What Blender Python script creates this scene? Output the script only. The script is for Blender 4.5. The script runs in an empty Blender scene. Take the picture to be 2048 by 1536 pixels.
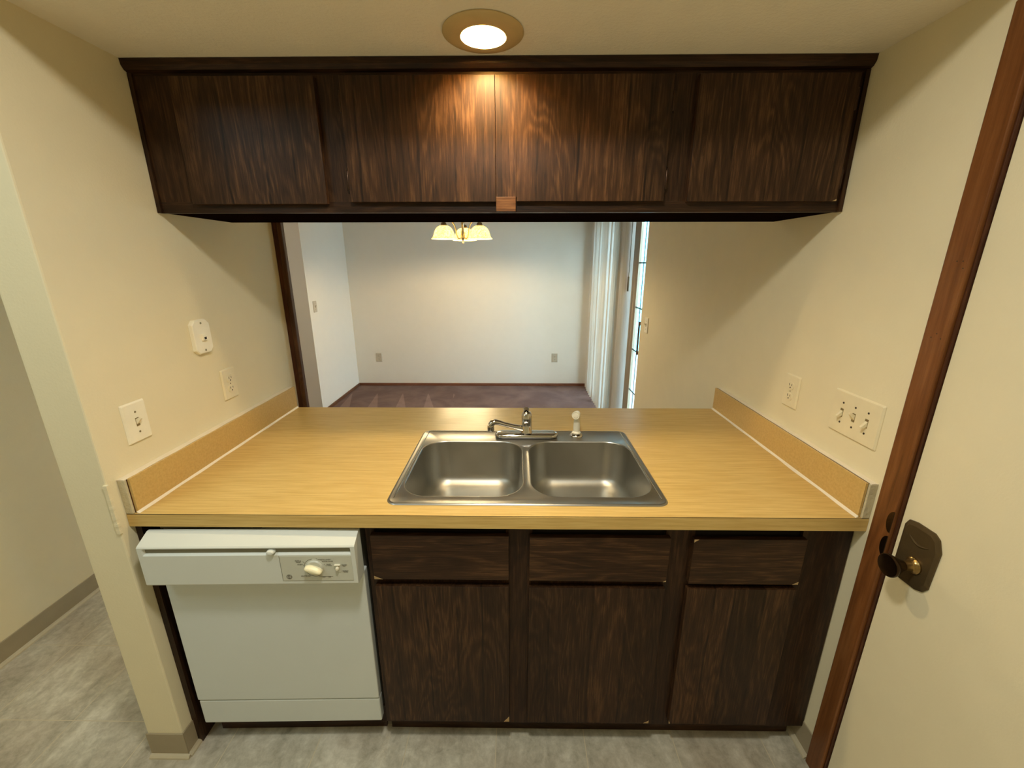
import bpy, bmesh, math, random
from mathutils import Vector, Matrix
random.seed(7)
scn = bpy.context.scene
COL = scn.collection

# ------------------------------------------------------------------ camera
cam_d = bpy.data.cameras.new('camera')
cam = bpy.data.objects.new('camera', cam_d); COL.objects.link(cam); scn.camera = cam
cam_d.sensor_fit = 'HORIZONTAL'; cam_d.sensor_width = 36.0
cam_d.lens = 835.24 / 2048.0 * 36.0
cam_d.clip_start = 0.02
PITCH, YAW, ROLL = 0.2842, 0.0116, -0.0005
fwd = Vector((-math.sin(YAW)*math.cos(PITCH), math.cos(YAW)*math.cos(PITCH), -math.sin(PITCH)))
rgt = Vector((math.cos(YAW), math.sin(YAW), 0)); upv = rgt.cross(fwd)
r2 = rgt*math.cos(ROLL) + upv*math.sin(ROLL); u2 = upv*math.cos(ROLL) - rgt*math.sin(ROLL)
M4 = Matrix((( r2.x, u2.x, -fwd.x, 0.025), (r2.y, u2.y, -fwd.y, -1.0213), (r2.z, u2.z, -fwd.z, 1.5987), (0, 0, 0, 1)))
cam.matrix_world = M4

# ------------------------------------------------------------------ colour management, world, lights
scn.view_settings.view_transform = 'Standard'
scn.view_settings.look = 'None'
scn.view_settings.gamma = 1
scn.view_settings.exposure = 0.0
scn.view_settings.use_curve_mapping = False
w = bpy.data.worlds.new('sky'); scn.world = w; w.use_nodes = True
w.node_tree.nodes['Background'].inputs[0].default_value = (0.82, 0.86, 1.0, 1)
w.node_tree.nodes['Background'].inputs[1].default_value = 10.5

def lamp(name, kind, loc, energy, color, size=0.1, rot=None, **kw):
    d = bpy.data.lights.new(name, kind); d.energy = energy; d.color = color
    if kind == 'AREA': d.shape = kw.get('shape', 'DISK'); d.size = size; d.size_y = kw.get('size_y', size)
    elif kind == 'POINT': d.shadow_soft_size = size
    elif kind == 'SPOT': d.shadow_soft_size = size; d.spot_size = kw['spot']; d.spot_blend = kw.get('blend', .4)
    o = bpy.data.objects.new(name, d); COL.objects.link(o); o.location = loc
    if rot: o.rotation_euler = rot
    return o
lamp('kitchen_ceiling_lamp', 'AREA', (-0.08, -0.60, 2.41), 15.9, (1.0, 0.985, 0.88), 0.20)
lamp('hall_daylight_fill', 'AREA', (-1.60, -0.9, 2.42), 8.3, (0.74, 0.95, 1.0), 0.6)  # unseen cool light added for the hall daylight on the wall end

lamp('passage_fill_light', 'AREA', (-2.0, 2.1, 2.42), 5, (1.0, 0.95, 0.88), 0.4)  # unseen fill added to brighten the recess wall

# ------------------------------------------------------------------ node helpers
def S(r, g, b):
    f = lambda c: (c/255/12.92) if c/255 <= .04045 else ((c/255+.055)/1.055)**2.4
    return (f(r), f(g), f(b), 1)
class NT:
    def __init__(s, name):
        s.m = bpy.data.materials.new(name); s.m.use_nodes = True; s.t = s.m.node_tree
        s.b = s.t.nodes['Principled BSDF']; s.out = s.t.nodes['Material Output']
    def n(s, typ, **kw):
        nd = s.t.nodes.new(typ)
        for k, v in kw.items():
            if k.startswith('i_'):
                key = k[2:]
                key = int(key) if key.isdigit() else key.replace('_', ' ')
                nd.inputs[key].default_value = v
            else: setattr(nd, k, v)
        return nd
    def l(s, a, b): s.t.links.new(a, b)
    def coord(s, scale=(1,1,1), loc=(0,0,0), rot=(0,0,0), kind='Object'):
        c = s.n('ShaderNodeTexCoord'); mp = s.n('ShaderNodeMapping')
        mp.inputs['Scale'].default_value = scale; mp.inputs['Location'].default_value = loc; mp.inputs['Rotation'].default_value = rot
        s.l(c.outputs[kind], mp.inputs[0]); return mp.outputs[0]
    def noise(s, vec, scale, detail=4, rough=.55, dist=0):
        nd = s.n('ShaderNodeTexNoise'); nd.inputs['Scale'].default_value = scale; nd.inputs['Detail'].default_value = detail
        nd.inputs['Roughness'].default_value = rough; nd.inputs['Distortion'].default_value = dist
        s.l(vec, nd.inputs['Vector']); return nd.outputs[0]
    def ramp(s, fac, stops, interp='LINEAR'):
        r = s.n('ShaderNodeValToRGB'); r.color_ramp.interpolation = interp
        e = r.color_ramp.elements
        while len(e) < len(stops): e.new(.5)
        for el, (p, c) in zip(e, stops): el.position = p; el.color = c if len(c) == 4 else (*c, 1)
        s.l(fac, r.inputs[0]); return r.outputs[0]
    def math(s, op, a, b=None, c=None):
        nd = s.n('ShaderNodeMath', operation=op)
        for i, v in enumerate((a, b, c)):
            if v is None: continue
            if isinstance(v, (int, float)): nd.inputs[i].default_value = v
            else: s.l(v, nd.inputs[i])
        return nd.outputs[0]
    def mix(s, fac, a, b, blend='MIX'):
        nd = s.n('ShaderNodeMix', data_type='RGBA', blend_type=blend)
        for i, v in ((0, fac), (6, a), (7, b)):
            if isinstance(v, (int, float)): nd.inputs[i].default_value = v
            elif isinstance(v, tuple): nd.inputs[i].default_value = v
            else: s.l(v, nd.inputs[i])
        return nd.outputs[2]
    def bump(s, h, strength=.2, dist=.01):
        b = s.n('ShaderNodeBump'); b.inputs['Strength'].default_value = strength; b.inputs['Distance'].default_value = dist
        s.l(h, b.inputs['Height']); s.l(b.outputs[0], s.b.inputs['Normal'])
    def col(s, c):
        if isinstance(c, tuple): s.b.inputs['Base Color'].default_value = c
        else: s.l(c, s.b.inputs['Base Color'])
    def set(s, **kw):
        for k, v in kw.items():
            s.b.inputs[k.replace('_', ' ')].default_value = v
        return s
def simple(name, c, rough=.5, metal=0, bumpy=None, var=.06, **kw):
    t = NT(name); v = t.coord()
    nz = t.noise(v, 9, 4)
    lo = tuple(x*(1-var) for x in c[:3]) + (1,); hi = tuple(min(1, x*(1+var)) for x in c[:3]) + (1,)
    t.col(t.ramp(nz, [(.3, lo), (.7, hi)])); t.set(Roughness=rough, Metallic=metal, **kw)
    if bumpy: t.bump(t.noise(v, bumpy[0], 3), bumpy[1], bumpy[2])
    return t.m

# ------------------------------------------------------------------ materials
M = {}
M['wall'] = simple('cream_wall_paint', S(236, 224, 190), .7, bumpy=(160, .10, .004), var=.015)
M['wall_dining'] = simple('pale_wall_paint', S(226, 217, 200), .75, bumpy=(160, .06, .003), var=.01)
M['ceiling'] = simple('ceiling_paint', S(243, 236, 220), .85, bumpy=(110, .30, .006), var=.02)
M['white'] = simple('white_paint', S(232, 226, 208), .5)
M['caulk'] = simple('white_caulk', S(240, 228, 205), .45, bumpy=(60, .25, .002))
M['bead'] = simple('rough_painted_edge', S(205, 193, 160), .8, bumpy=(90, .8, .004), var=.12)
M['plate'] = simple('ivory_plastic', S(238, 225, 190), .38)
M['plate_white'] = simple('white_plastic', S(248, 240, 216), .35)
M['plate_beige'] = simple('beige_plastic', S(188, 174, 150), .4)
M['slot'] = simple('dark_slot', S(50, 38, 22), .6)
M['screw'] = simple('screw_metal', S(150, 135, 100), .35, .7)
M['vinylbase'] = simple('vinyl_cove_base', S(163, 149, 122), .5, bumpy=(60, .08, .003))
M['quarter'] = simple('quarter_round_paint', S(196, 184, 156), .5)
M['enamel'] = simple('white_enamel', S(214, 219, 216), .32, bumpy=(500, .04, .001), var=.01)
M['enamel2'] = simple('white_plastic_console', S(218, 221, 214), .36, var=.01)
M['label'] = simple('console_label', S(204, 204, 190), .4, var=.01)
M['recess'] = simple('shaded_grey_recess', S(132, 128, 108), .5)
M['dial'] = simple('cream_dial_plastic', S(240, 232, 196), .35)
M['ink'] = simple('grey_ink', S(92, 86, 70), .6)
M['darkgap'] = simple('gap_shade', S(22, 14, 8), .9)
M['grey_metal'] = simple('grey_steel_strip', S(150, 145, 130), .5, .4)
M['chip'] = simple('exposed_particleboard', S(176, 148, 104), .8, bumpy=(200, .5, .002), var=.15)
M['chrome'] = simple('chrome', S(205, 203, 200), .07, 1, var=.01)
M['white_gloss'] = simple('white_sprayer_plastic', S(240, 234, 214), .25)
M['bronze'] = simple('aged_bronze', S(92, 76, 50), .45, .55, bumpy=(45, .3, .003), var=.25)
M['bronze_dark'] = simple('dark_bronze', S(58, 42, 26), .25, .85, var=.2)
M['hinge'] = simple('dark_hinge', S(70, 52, 40), .35, .8)
M['trimring'] = simple('beige_trim_ring', S(205, 180, 130), .45)
M['brassy'] = simple('satin_nickel', S(205, 190, 160), .22, .9)
M['handle'] = simple('brown_door_handle', S(120, 98, 88), .5)
M['neck'] = simple('worn_brass_neck', S(150, 124, 78), .25, .9)
M['alframe'] = simple('beige_door_frame', S(176, 158, 132), .5)
M['muntin'] = simple('grey_muntin', S(90, 120, 130), .5)
M['paver'] = simple('patio_concrete', S(170, 170, 165), .9, bumpy=(40, .3, .01))

def wood(name, axis, dark, mid, light, groove=True, sc=1.0, rough=.42, spec=.24):
    """walnut print laminate; axis = grain direction"""
    t = NT(name)
    st = {'z': (1, 1, .045), 'x': (.045, 1, 1), 'y': (1, .045, 1)}[axis]
    v = t.coord(scale=tuple(a*sc for a in st))
    fine = t.noise(v, 230, 5, .72, .25)
    v2 = t.coord(scale={'z': (1, 1, .16), 'x': (.16, 1, 1), 'y': (1, .16, 1)}[axis])
    warp = t.noise(v2, 7.5*sc, 3, .5, .6)
    ring = t.math('SINE', t.math('MULTIPLY', warp, 95.0))
    ring = t.math('MULTIPLY_ADD', ring, .5, .5)
    patch = t.noise(t.coord(scale=tuple(min(1, a*8) for a in st)), 9*sc, 3, .6)
    f = t.math('ADD', t.math('MULTIPLY', fine, .66), t.math('MULTIPLY', ring, .10))
    f = t.math('ADD', f, t.math('MULTIPLY', patch, .34))
    f = t.math('SUBTRACT', f, .07)
    c = t.ramp(f, [(.30, dark), (.50, mid), (.70, light)])
    if groove:
        sep = t.n('ShaderNodeSeparateXYZ'); tc = t.n('ShaderNodeTexCoord'); t.l(tc.outputs['Object'], sep.inputs[0])
        wob = t.noise(t.coord(), 5, 2)
        g = sep.outputs[0] if axis == 'z' else sep.outputs[2]
        g = t.math('ADD', t.math('MULTIPLY', g, 9.5), t.math('MULTIPLY', wob, .16))
        vo = t.n('ShaderNodeTexVoronoi', voronoi_dimensions='1D', feature='DISTANCE_TO_EDGE'); vo.inputs['Scale'].default_value = 1.0
        t.l(g, vo.inputs['W'])
        mask = t.ramp(vo.outputs[0], [(.0, (1, 1, 1)), (.022, (1, 1, 1)), (.034, (0, 0, 0))])
        vc = t.n('ShaderNodeTexVoronoi', voronoi_dimensions='1D', feature='F1'); vc.inputs['Scale'].default_value = 1.0
        t.l(g, vc.inputs['W'])
        bw = t.n('ShaderNodeSeparateColor'); t.l(vc.outputs['Color'], bw.inputs[0])
        tone = t.math('MULTIPLY_ADD', bw.outputs[0], .5, .75)
        mul = t.n('ShaderNodeCombineXYZ')
        for i in range(3): t.l(tone, mul.inputs[i])
        c = t.mix(1.0, c, mul.outputs[0], 'MULTIPLY')
        brk = t.ramp(t.noise(t.coord(), 14, 2), [(.38, (.35, .35, .35)), (.55, (1, 1, 1))])
        c = t.mix(t.math('MULTIPLY', t.math('MULTIPLY', mask, brk), .7), c, tuple(x*.35 for x in dark[:3])+(1,))
    t.col(c); t.set(Roughness=rough); t.b.inputs['Specular IOR Level'].default_value = spec
    t.bump(f, .10, .003)
    return t.m
DK, MD, LT = S(30, 18, 9), S(58, 37, 21), S(98, 69, 43)
M['wood_v'] = wood('walnut_laminate_vertical', 'z', DK, MD, LT)
M['wood_h'] = wood('walnut_laminate_horizontal', 'x', DK, MD, LT, groove=False)
M['frame_v'] = wood('walnut_face_frame', 'z', S(27, 15, 7), S(48, 29, 15), S(76, 50, 29), groove=False)
M['frame_h'] = wood('walnut_face_rail', 'x', S(27, 15, 7), S(48, 29, 15), S(76, 50, 29), groove=False)
M['patch'] = wood('lighter_walnut_patch', 'x', S(62, 38, 20), S(94, 62, 36), S(124, 86, 52), groove=False)
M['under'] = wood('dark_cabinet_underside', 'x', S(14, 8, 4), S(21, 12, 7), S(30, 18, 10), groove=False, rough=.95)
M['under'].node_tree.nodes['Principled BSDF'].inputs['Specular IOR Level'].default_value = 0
M['casing'] = wood('stained_casing_wood', 'z', S(92, 54, 26), S(120, 74, 38), S(140, 92, 52), groove=False, sc=.35, rough=.33)
M['casing_dark'] = wood('dark_jamb_wood', 'z', S(54, 28, 14), S(76, 42, 22), S(100, 60, 34), groove=False)
M['post'] = wood('brown_post_wood', 'z', S(62, 38, 20), S(84, 54, 31), S(104, 70, 42), groove=False)
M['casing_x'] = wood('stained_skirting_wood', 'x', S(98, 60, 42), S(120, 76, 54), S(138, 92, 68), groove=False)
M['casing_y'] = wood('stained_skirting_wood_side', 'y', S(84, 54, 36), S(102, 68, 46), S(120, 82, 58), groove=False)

def laminate(name, base, streak):
    t = NT(name)
    f = t.noise(t.coord(scale=(.05, 1, 1)), 130, 4, .65)
    p = t.noise(t.coord(scale=(.3, 1, 1)), 5, 3)
    ff = t.math('ADD', t.math('MULTIPLY', f, .88), t.math('MULTIPLY', p, .12))
    t.col(t.ramp(ff, [(.35, streak), (.62, base)])); t.set(Roughness=.32); t.b.inputs['Specular IOR Level'].default_value = .30
    t.l(t.ramp(p, [(.3, (.28, .28, .28)), (.7, (.38, .38, .38))]), t.b.inputs['Roughness'])
    return t.m
M['laminate'] = laminate('golden_oak_laminate', S(218, 186, 117), S(200, 164, 95))
M['splash'] = laminate('golden_splash_laminate', S(212, 178, 112), S(200, 164, 98))

def floor_mat():
    t = NT('marbled_vinyl_tile')
    v = t.coord()
    warp = t.coord(scale=(1, .45, 1), rot=(0, 0, .6))
    a = t.noise(warp, 7, 7, .62, 1.1); b = t.noise(v, 34, 6, .7, .3); c = t.noise(v, 2.2, 2)
    f = t.math('ADD', t.math('MULTIPLY', a, .55), t.math('MULTIPLY', b, .45))
    base = t.ramp(f, [(.34, S(160, 153, 134)), (.5, S(198, 191, 172)), (.66, S(230, 224, 206))])
    base = t.mix(t.ramp(c, [(.45, (0, 0, 0)), (.7, (.28, .28, .28))]), base, S(150, 116, 88))
    br = t.n('ShaderNodeTexBrick'); br.offset = 0; br.squash = 1
    mp = t.coord(loc=(-.043 + .30, .074 + .30 + .012, 0))
    mp2 = t.coord(loc=(.043 + .3075*20, -.074 + .3075*20, 0))
    t.l(mp2, br.inputs['Vector'])
    br.inputs['Scale'].default_value = 1; br.inputs['Mortar Size'].default_value = .0018; br.inputs['Mortar Smooth'].default_value = .3
    br.inputs['Brick Width'].default_value = .3075; br.inputs['Row Height'].default_value = .3075
    br.inputs['Color1'].default_value = (1, 1, 1, 1); br.inputs['Color2'].default_value = (.90, .90, .90, 1)
    tint = t.mix(1.0, base, br.outputs['Color'], 'MULTIPLY')
    out = t.mix(t.math('MULTIPLY', br.outputs['Fac'], .75), tint, S(236, 222, 190))
    t.col(out); t.set(Roughness=.5); t.bump(b, .12, .004)
    return t.m
M['floor'] = floor_mat()

def carpet_mat():
    t = NT('mauve_carpet')
    v = t.coord()
    fine = t.noise(v, 260, 4, .8); big = t.noise(t.coord(scale=(1, 1.0, 1), rot=(0, 0, .5)), 3.0, 4, .6, .4)
    c = t.ramp(fine, [(.35, S(84, 60, 54)), (.65, S(120, 93, 84))])
    # vacuum wedges: sawtooth strokes with the nap brushed the other way
    sep = t.n('ShaderNodeSeparateXYZ'); t.l(v, sep.inputs[0])
    x, y = sep.outputs[0], sep.outputs[1]
    u = t.math('FRACT', t.math('ADD', t.math('MULTIPLY', x, 3.1), t.math('MULTIPLY', y, .35)))
    edge = t.math('SUBTRACT', .62, t.math('MULTIPLY', t.math('SUBTRACT', y, 3.05), .62))
    wedge = t.math('LESS_THAN', u, edge)
    lim = t.math('MULTIPLY', wedge, t.math('LESS_THAN', x, -.75))
    lim = t.math('MULTIPLY', lim, t.math('LESS_THAN', y, 4.0))
    nap = t.math('ADD', t.math('MULTIPLY', lim, .28), t.math('MULTIPLY', t.ramp(big, [(.4, (0, 0, 0)), (.65, (1, 1, 1))]), .22))
    c = t.mix(nap, c, S(176, 144, 132))
    t.col(c); t.set(Roughness=.95); t.bump(fine, .8, .01)
    return t.m
M['carpet'] = carpet_mat()

def steel(name, rough, col, axis=(1, .03, 1)):
    t = NT(name)
    f = t.noise(t.coord(scale=axis), 240, 3, .6); p = t.noise(t.coord(), 8, 4)
    t.col(t.ramp(p, [(.3, tuple(c*.9 for c in col[:3])+(1,)), (.7, col)])); t.set(Metallic=1.0, Roughness=rough)
    r = t.math('ADD', t.math('MULTIPLY', f, .10), t.math('ADD', t.math('MULTIPLY', p, .10), rough - .1))
    t.l(r, t.b.inputs['Roughness'])
    return t.m
M['steel'] = steel('brushed_stainless_rim', .34, S(166, 164, 158), (.03, 1, 1))
M['bowl'] = steel('brushed_stainless_bowl', .40, S(172, 170, 162))

def glass_mat():
    t = NT('door_glass'); mixn = t.n('ShaderNodeMixShader'); tr = t.n('ShaderNodeBsdfTransparent'); gl = t.n('ShaderNodeBsdfGlossy')
    tr.inputs[0].default_value = (.80, .95, .99, 1); gl.inputs['Roughness'].default_value = .02
    mixn.inputs[0].default_value = .06; t.l(tr.outputs[0], mixn.inputs[1]); t.l(gl.outputs[0], mixn.inputs[2]); t.l(mixn.outputs[0], t.out.inputs[0])
    return t.m
M['glass'] = glass_mat()
def vane_mat():
    t = NT('white_vinyl_vane'); v = t.coord(scale=(1, 1, .05))
    c = t.ramp(t.noise(v, 40, 3), [(.3, S(220, 215, 203)), (.7, S(238, 233, 223))])
    t.col(c); t.set(Roughness=.5)
    tl = t.n('ShaderNodeBsdfTranslucent'); t.l(c, tl.inputs[0]); mx = t.n('ShaderNodeMixShader'); mx.inputs[0].default_value = .22
    t.l(t.b.outputs[0], mx.inputs[1]); t.l(tl.outputs[0], mx.inputs[2]); t.l(mx.outputs[0], t.out.inputs[0])
    return t.m
M['vane'] = vane_mat()
def shade_mat():
    t = NT('frosted_alabaster_glass'); v = t.coord(scale=(1, 1, 1))
    nz = t.noise(v, 55, 4, .6, 1.2)
    c = t.ramp(nz, [(.38, S(216, 192, 124)), (.6, S(255, 244, 200))])
    t.col(c); t.set(Roughness=.35)
    t.l(c, t.b.inputs['Emission Color']); t.b.inputs['Emission Strength'].default_value = 1.1
    tl = t.n('ShaderNodeBsdfTranslucent'); t.l(c, tl.inputs[0]); mx = t.n('ShaderNodeMixShader'); mx.inputs[0].default_value = .6
    t.l(t.b.outputs[0], mx.inputs[1]); t.l(tl.outputs[0], mx.inputs[2]); t.l(mx.outputs[0], t.out.inputs[0])
    return t.m
M['shade'] = shade_mat()
def emis(name, c, s):
    t = NT(name); t.col((.8, .8, .8, 1)); t.b.inputs['Emission Color'].default_value = c; t.b.inputs['Emission Strength'].default_value = s
    return t.m
M['bulb'] = emis('lit_bulb', (1, .79, .47, 1), 760)
M['bulb_small'] = emis('lit_small_bulb', (1, .86, .55, 1), 12)
M['reflector'] = simple('can_reflector', S(170, 140, 80), .35, .5)
def siding_mat():
    t = NT('lap_siding'); sep = t.n('ShaderNodeSeparateXYZ'); t.l(t.coord(), sep.inputs[0])
    fr = t.math('FRACT', t.math('MULTIPLY', sep.outputs[2], 6.0))
    nz = t.noise(t.coord(), 6, 3)
    c = t.ramp(fr, [(0, S(110, 190, 205)), (.1, S(140, 215, 226)), (1, S(150, 224, 234))])
    t.col(c); t.bump(t.math('ADD', fr, t.math('MULTIPLY', nz, .2)), .5, .02); t.set(Roughness=.8)
    return t.m
M['siding'] = siding_mat()

# ------------------------------------------------------------------ mesh helpers
class B:
    """mesh builder in world coordinates"""
    def __init__(s): s.bm = bmesh.new(); s.mi = 0
    def _tag(s, faces):
        for f in faces: f.material_index = s.mi
    def box(s, x0, x1, y0, y1, z0, z1):
        vs = [s.bm.verts.new(p) for p in ((x0,y0,z0),(x1,y0,z0),(x1,y1,z0),(x0,y1,z0),(x0,y0,z1),(x1,y0,z1),(x1,y1,z1),(x0,y1,z1))]
        fs = [s.bm.faces.new([vs[i] for i in q]) for q in ((3,2,1,0),(4,5,6,7),(0,1,5,4),(1,2,6,5),(2,3,7,6),(3,0,4,7))]
        s._tag(fs); return s
    def poly(s, pts, vec):
        """prism: closed outline swept along vec"""
        a = [s.bm.verts.new(p) for p in pts]; v = Vector(vec); b = [s.bm.verts.new(Vector(p)+v) for p in pts]
        n = len(a); fs = [s.bm.faces.new(a[::-1]), s.bm.faces.new(b)]
        for i in range(n): fs.append(s.bm.faces.new((a[i], a[(i+1)%n], b[(i+1)%n], b[i])))
        s._tag(fs); bmesh.ops.recalc_face_normals(s.bm, faces=fs); return s
    def loft(s, loops, cap0=True, cap1=True, closed=True):
        rs = [[s.bm.verts.new(p) for p in L] for L in loops]; fs = []
        for a, b in zip(rs, rs[1:]):
            n = len(a)
            for i in range(n if closed else n-1):
                fs.append(s.bm.faces.new((a[i], a[(i+1)%n], b[(i+1)%n], b[i])))
        if cap0: fs.append(s.bm.faces.new(rs[0][::-1]))
        if cap1: fs.append(s.bm.faces.new(rs[-1]))
        s._tag(fs); return s
    def lathe(s, prof, c, axis='z', n=32, caps=True):
        c = Vector(c); loops = []
        ax = {'x': (Vector((0,1,0)), Vector((0,0,1)), Vector((1,0,0))), 'y': (Vector((0,0,1)), Vector((1,0,0)), Vector((0,1,0))), 'z': (Vector((1,0,0)), Vector((0,1,0)), Vector((0,0,1)))}[axis] if isinstance(axis, str) else axis
        for r, h in prof:
            loops.append([c + ax[0]*(max(r, 1e-4)*math.cos(2*math.pi*i/n)) + ax[1]*(max(r, 1e-4)*math.sin(2*math.pi*i/n)) + ax[2]*h for i in range(n)])
        return s.loft(loops, caps, caps)
    def tube(s, pts, rad, n=16):
        pts = [Vector(p) for p in pts]; m = len(pts)
        if isinstance(rad, (int, float)): rad = [rad]*m
        loops = []; up = None
        for i, p in enumerate(pts):
            d = (pts[min(i+1, m-1)] - pts[max(i-1, 0)]).normalized()
            if up is None:
                up = Vector((0,0,1)) if abs(d.z) < .9 else Vector((1,0,0))
            a = d.cross(up).normalized(); b = a.cross(d).normalized(); up = b
            loops.append([p + a*(rad[i]*math.cos(2*math.pi*k/n)) + b*(rad[i]*math.sin(2*math.pi*k/n)) for k in range(n)])
        return s.loft(loops)
    def sphere(s, c, r, sc=(1,1,1), n=20):
        prof = []
        m = bmesh.ops.create_uvsphere(s.bm, u_segments=n, v_segments=n//2, radius=r)
        for v in m['verts']: v.co = Vector((v.co.x*sc[0], v.co.y*sc[1], v.co.z*sc[2])) + Vector(c)
        return s
    def fill(s, outer, holes, z):
        """flat sheet at height z with holes"""
        es = []
        loops = []
        for L in [outer] + holes:
            vs = [s.bm.verts.new((p[0], p[1], z)) for p in L]; loops.append(vs)
            for i in range(len(vs)): es.append(s.bm.edges.new((vs[i], vs[(i+1)%len(vs)])))
        g = bmesh.ops.triangle_fill(s.bm, edges=es, use_beauty=True, use_dissolve=False)
        for f in g['geom']:
            if isinstance(f, bmesh.types.BMFace) and f.normal.z < 0: f.normal_flip()
        return loops

def obj(name, b, mats, parent=None, bevel=None, smooth=False, seg=2):
    root = parent
    while root is not None and root.parent is not None: root = root.parent
    off = Vector(root.get('_loc', (0,0,0))) if root is not None else Vector((0,0,0))
    bmesh.ops.recalc_face_normals(b.bm, faces=b.bm.faces[:])
    if off.length: bmesh.ops.translate(b.bm, vec=-off, verts=b.bm.verts[:])
    me = bpy.data.meshes.new(name); b.bm.to_mesh(me); b.bm.free()
    for m in (mats if isinstance(mats, (list, tuple)) else [mats]): me.materials.append(m)
    o = bpy.data.objects.new(name, me); COL.objects.link(o); o.parent = parent
    if smooth:
        for p in me.polygons: p.use_smooth = True
        try: me.set_sharp_from_angle(angle=math.radians(38))
        except Exception: pass
    if bevel:
        md = o.modifiers.new('bevel', 'BEVEL'); md.width = bevel; md.segments = seg; md.limit_method = 'ANGLE'; md.angle_limit = math.radians(40)
        md.harden_normals = False
    return o
def thing(name, label, cat, loc=(0,0,0), rot=0, group=None):
    o = bpy.data.objects.new(name, None); COL.objects.link(o); o.location = loc; o.rotation_euler = (0, 0, rot)
    o.empty_display_size = .05
    o['_loc'] = tuple(loc); o['label'] = label; o['category'] = cat
    if group: o['group'] = group
    return o
def struct(name, b, mats, label=None, **kw):
    o = obj(name, b, mats, None, **kw); o['kind'] = 'structure'
    if label: o['label'] = label
    return o
def tag(o, label, cat, group=None):
    o['label'] = label; o['category'] = cat
    if group: o['group'] = group
    return o
def text(name, body, size, parent, mat, m4, align='CENTER'):
    cu = bpy.data.curves.new(name, 'FONT'); cu.body = body; cu.size = size; cu.align_x = align; cu.align_y = 'CENTER'; cu.extrude = .0001
    cu.space_line = .9
    to = bpy.data.objects.new(name, cu); COL.objects.link(to)
    dg = bpy.context.evaluated_depsgraph_get(); me = bpy.data.meshes.new_from_object(to.evaluated_get(dg))
    bpy.data.objects.remove(to); me.transform(m4); me.materials.clear(); me.materials.append(mat)
    o = bpy.data.objects.new(name, me); COL.objects.link(o); o.parent = parent
    return o
def rrect(x0, x1, y0, y1, r, n=8):
    pts = []
    for cx, cy, a0 in ((x1-r, y0+r, -90), (x1-r, y1-r, 0), (x0+r, y1-r, 90), (x0+r, y0+r, 180)):
        for i in range(n+1):
            a = math.radians(a0 + 90*i/n); pts.append((cx + r*math.cos(a), cy + r*math.sin(a)))
    return pts
R90 = math.radians(90)

# ================================================================== THE SETTING
XL, XR, D, H = -1.0801, 1.0057, .9058, .914
YF = 4.37          # far wall of the dining room
CL = 2.142         # dropped kitchen ceiling over the pass-through
CH = 2.44
YD0, YD1 = 2.30, 4.20   # sliding door opening
struct('floor', B().box(-3.2, 1.15, -3.0, .88, -.04, 0), M['floor'])
struct('floor_carpet', B().box(-3.2, 1.15, .88, YF + .1, -.04, 0), M['carpet'])
lx, ly, lr = -.06, .21, .062
b = B(); hole = [(lx + lr*math.cos(2*math.pi*i/40), ly + .006 + lr*math.sin(2*math.pi*i/40)) for i in range(40)]
b.fill([(-1.20, -.075), (XR + .05, -.075), (XR + .05, .70), (-1.20, .70)], [hole], CL)
struct('ceiling', b, M['ceiling'])
struct('trim_3', B().box(-1.20, XR + .05, -.085, -.075, CL, CH), M['ceiling'])       # drop of the lowered ceiling
struct('trim_4', B().box(-1.20, XR + .05, .70, .72, CL, CH), M['wall_dining'])
struct('ceiling_high', B().box(-3.2, 1.15, -3.0, YF + .1, CH, CH + .05), M['ceiling'])
b = B().box(-1.197, XL, -.03, D + .09, 0, CH)
struct('wall_left', b, M['wall'], bevel=.004)
b = B().box(XR, XR + .12, -.0845, YD0, 0, CH).box(XR, XR + .12, -.86, -.0845, 2.04, CH).box(XR, XR + .12, -3.0, -.86, 0, CH)
b.box(XR, XR + .12, YD0, YD1, 2.10, CH).box(XR, XR + .12, YD1, YF, 0, CH)
struct('wall_right', b, M['wall'])
struct('wall_far', B().box(-2.1, XR + .12, YF, YF + .1, 0, CH), M['wall_dining'])
struct('wall_dining_left', B().box(-2.2, -2.1, 3.28, YF + .1, 0, CH), M['wall_dining'])
struct('wall_dining_recess', B().box(-3.2, -2.2, 3.28, 3.38, 0, CH), M['wall_dining'])
struct('wall_recess_side', B().box(-3.3, -3.2, 1.5, 3.38, 0, CH), M['wall_dining'])
struct('wall_recess_end', B().box(-3.2, -2.2, 1.5, 1.6, 0, CH), M['wall_dining'])
struct('wall_hall', B().box(-2.2, -2.1, -3.0, 1.6, 0, CH), M['wall'])
struct('wall_back', B().box(-2.2, XR + .12, -2.6, -2.5, 0, CH), M['wall'])

def base_run(name, b, m='vinylbase'): return struct(name, b, M[m], bevel=.0015)
base_run('baseboard_hall', B().box(-2.1, -2.095, -2.99, 1.55, 0, .095))
q = B(); q.poly([(-2.095, -2.99, 0), (-2.082, -2.99, 0), (-2.083, -2.99, .006), (-2.088, -2.99, .012), (-2.095, -2.99, .014)], (0, 4.5, 0))
struct('trim_5', q, M['quarter'])
b = B().box(-1.201, XL + .004, -.034, -.030, 0, .1).box(XL, XL + .004, -.030, .075, 0, .1)
base_run('baseboard_left', b)
q = B().poly([(-1.201, -.034, 0), (-1.201, -.046, 0), (-1.201, -.045, .006), (-1.201, -.040, .011), (-1.201, -.034, .012)], (XL + .012 + 1.201, 0, 0))
q.poly([(XL + .004, -.030, 0), (XL + .017, -.036, 0), (XL + .016, -.036, .006), (XL + .011, -.036, .011), (XL + .004, -.030, .012)], (0, .10, 0))
struct('trim_6', q, M['quarter'])
b = B().box(XR - .004, XR, -.018, .095, 0, .1)
base_run('baseboard_right', b)
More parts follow.
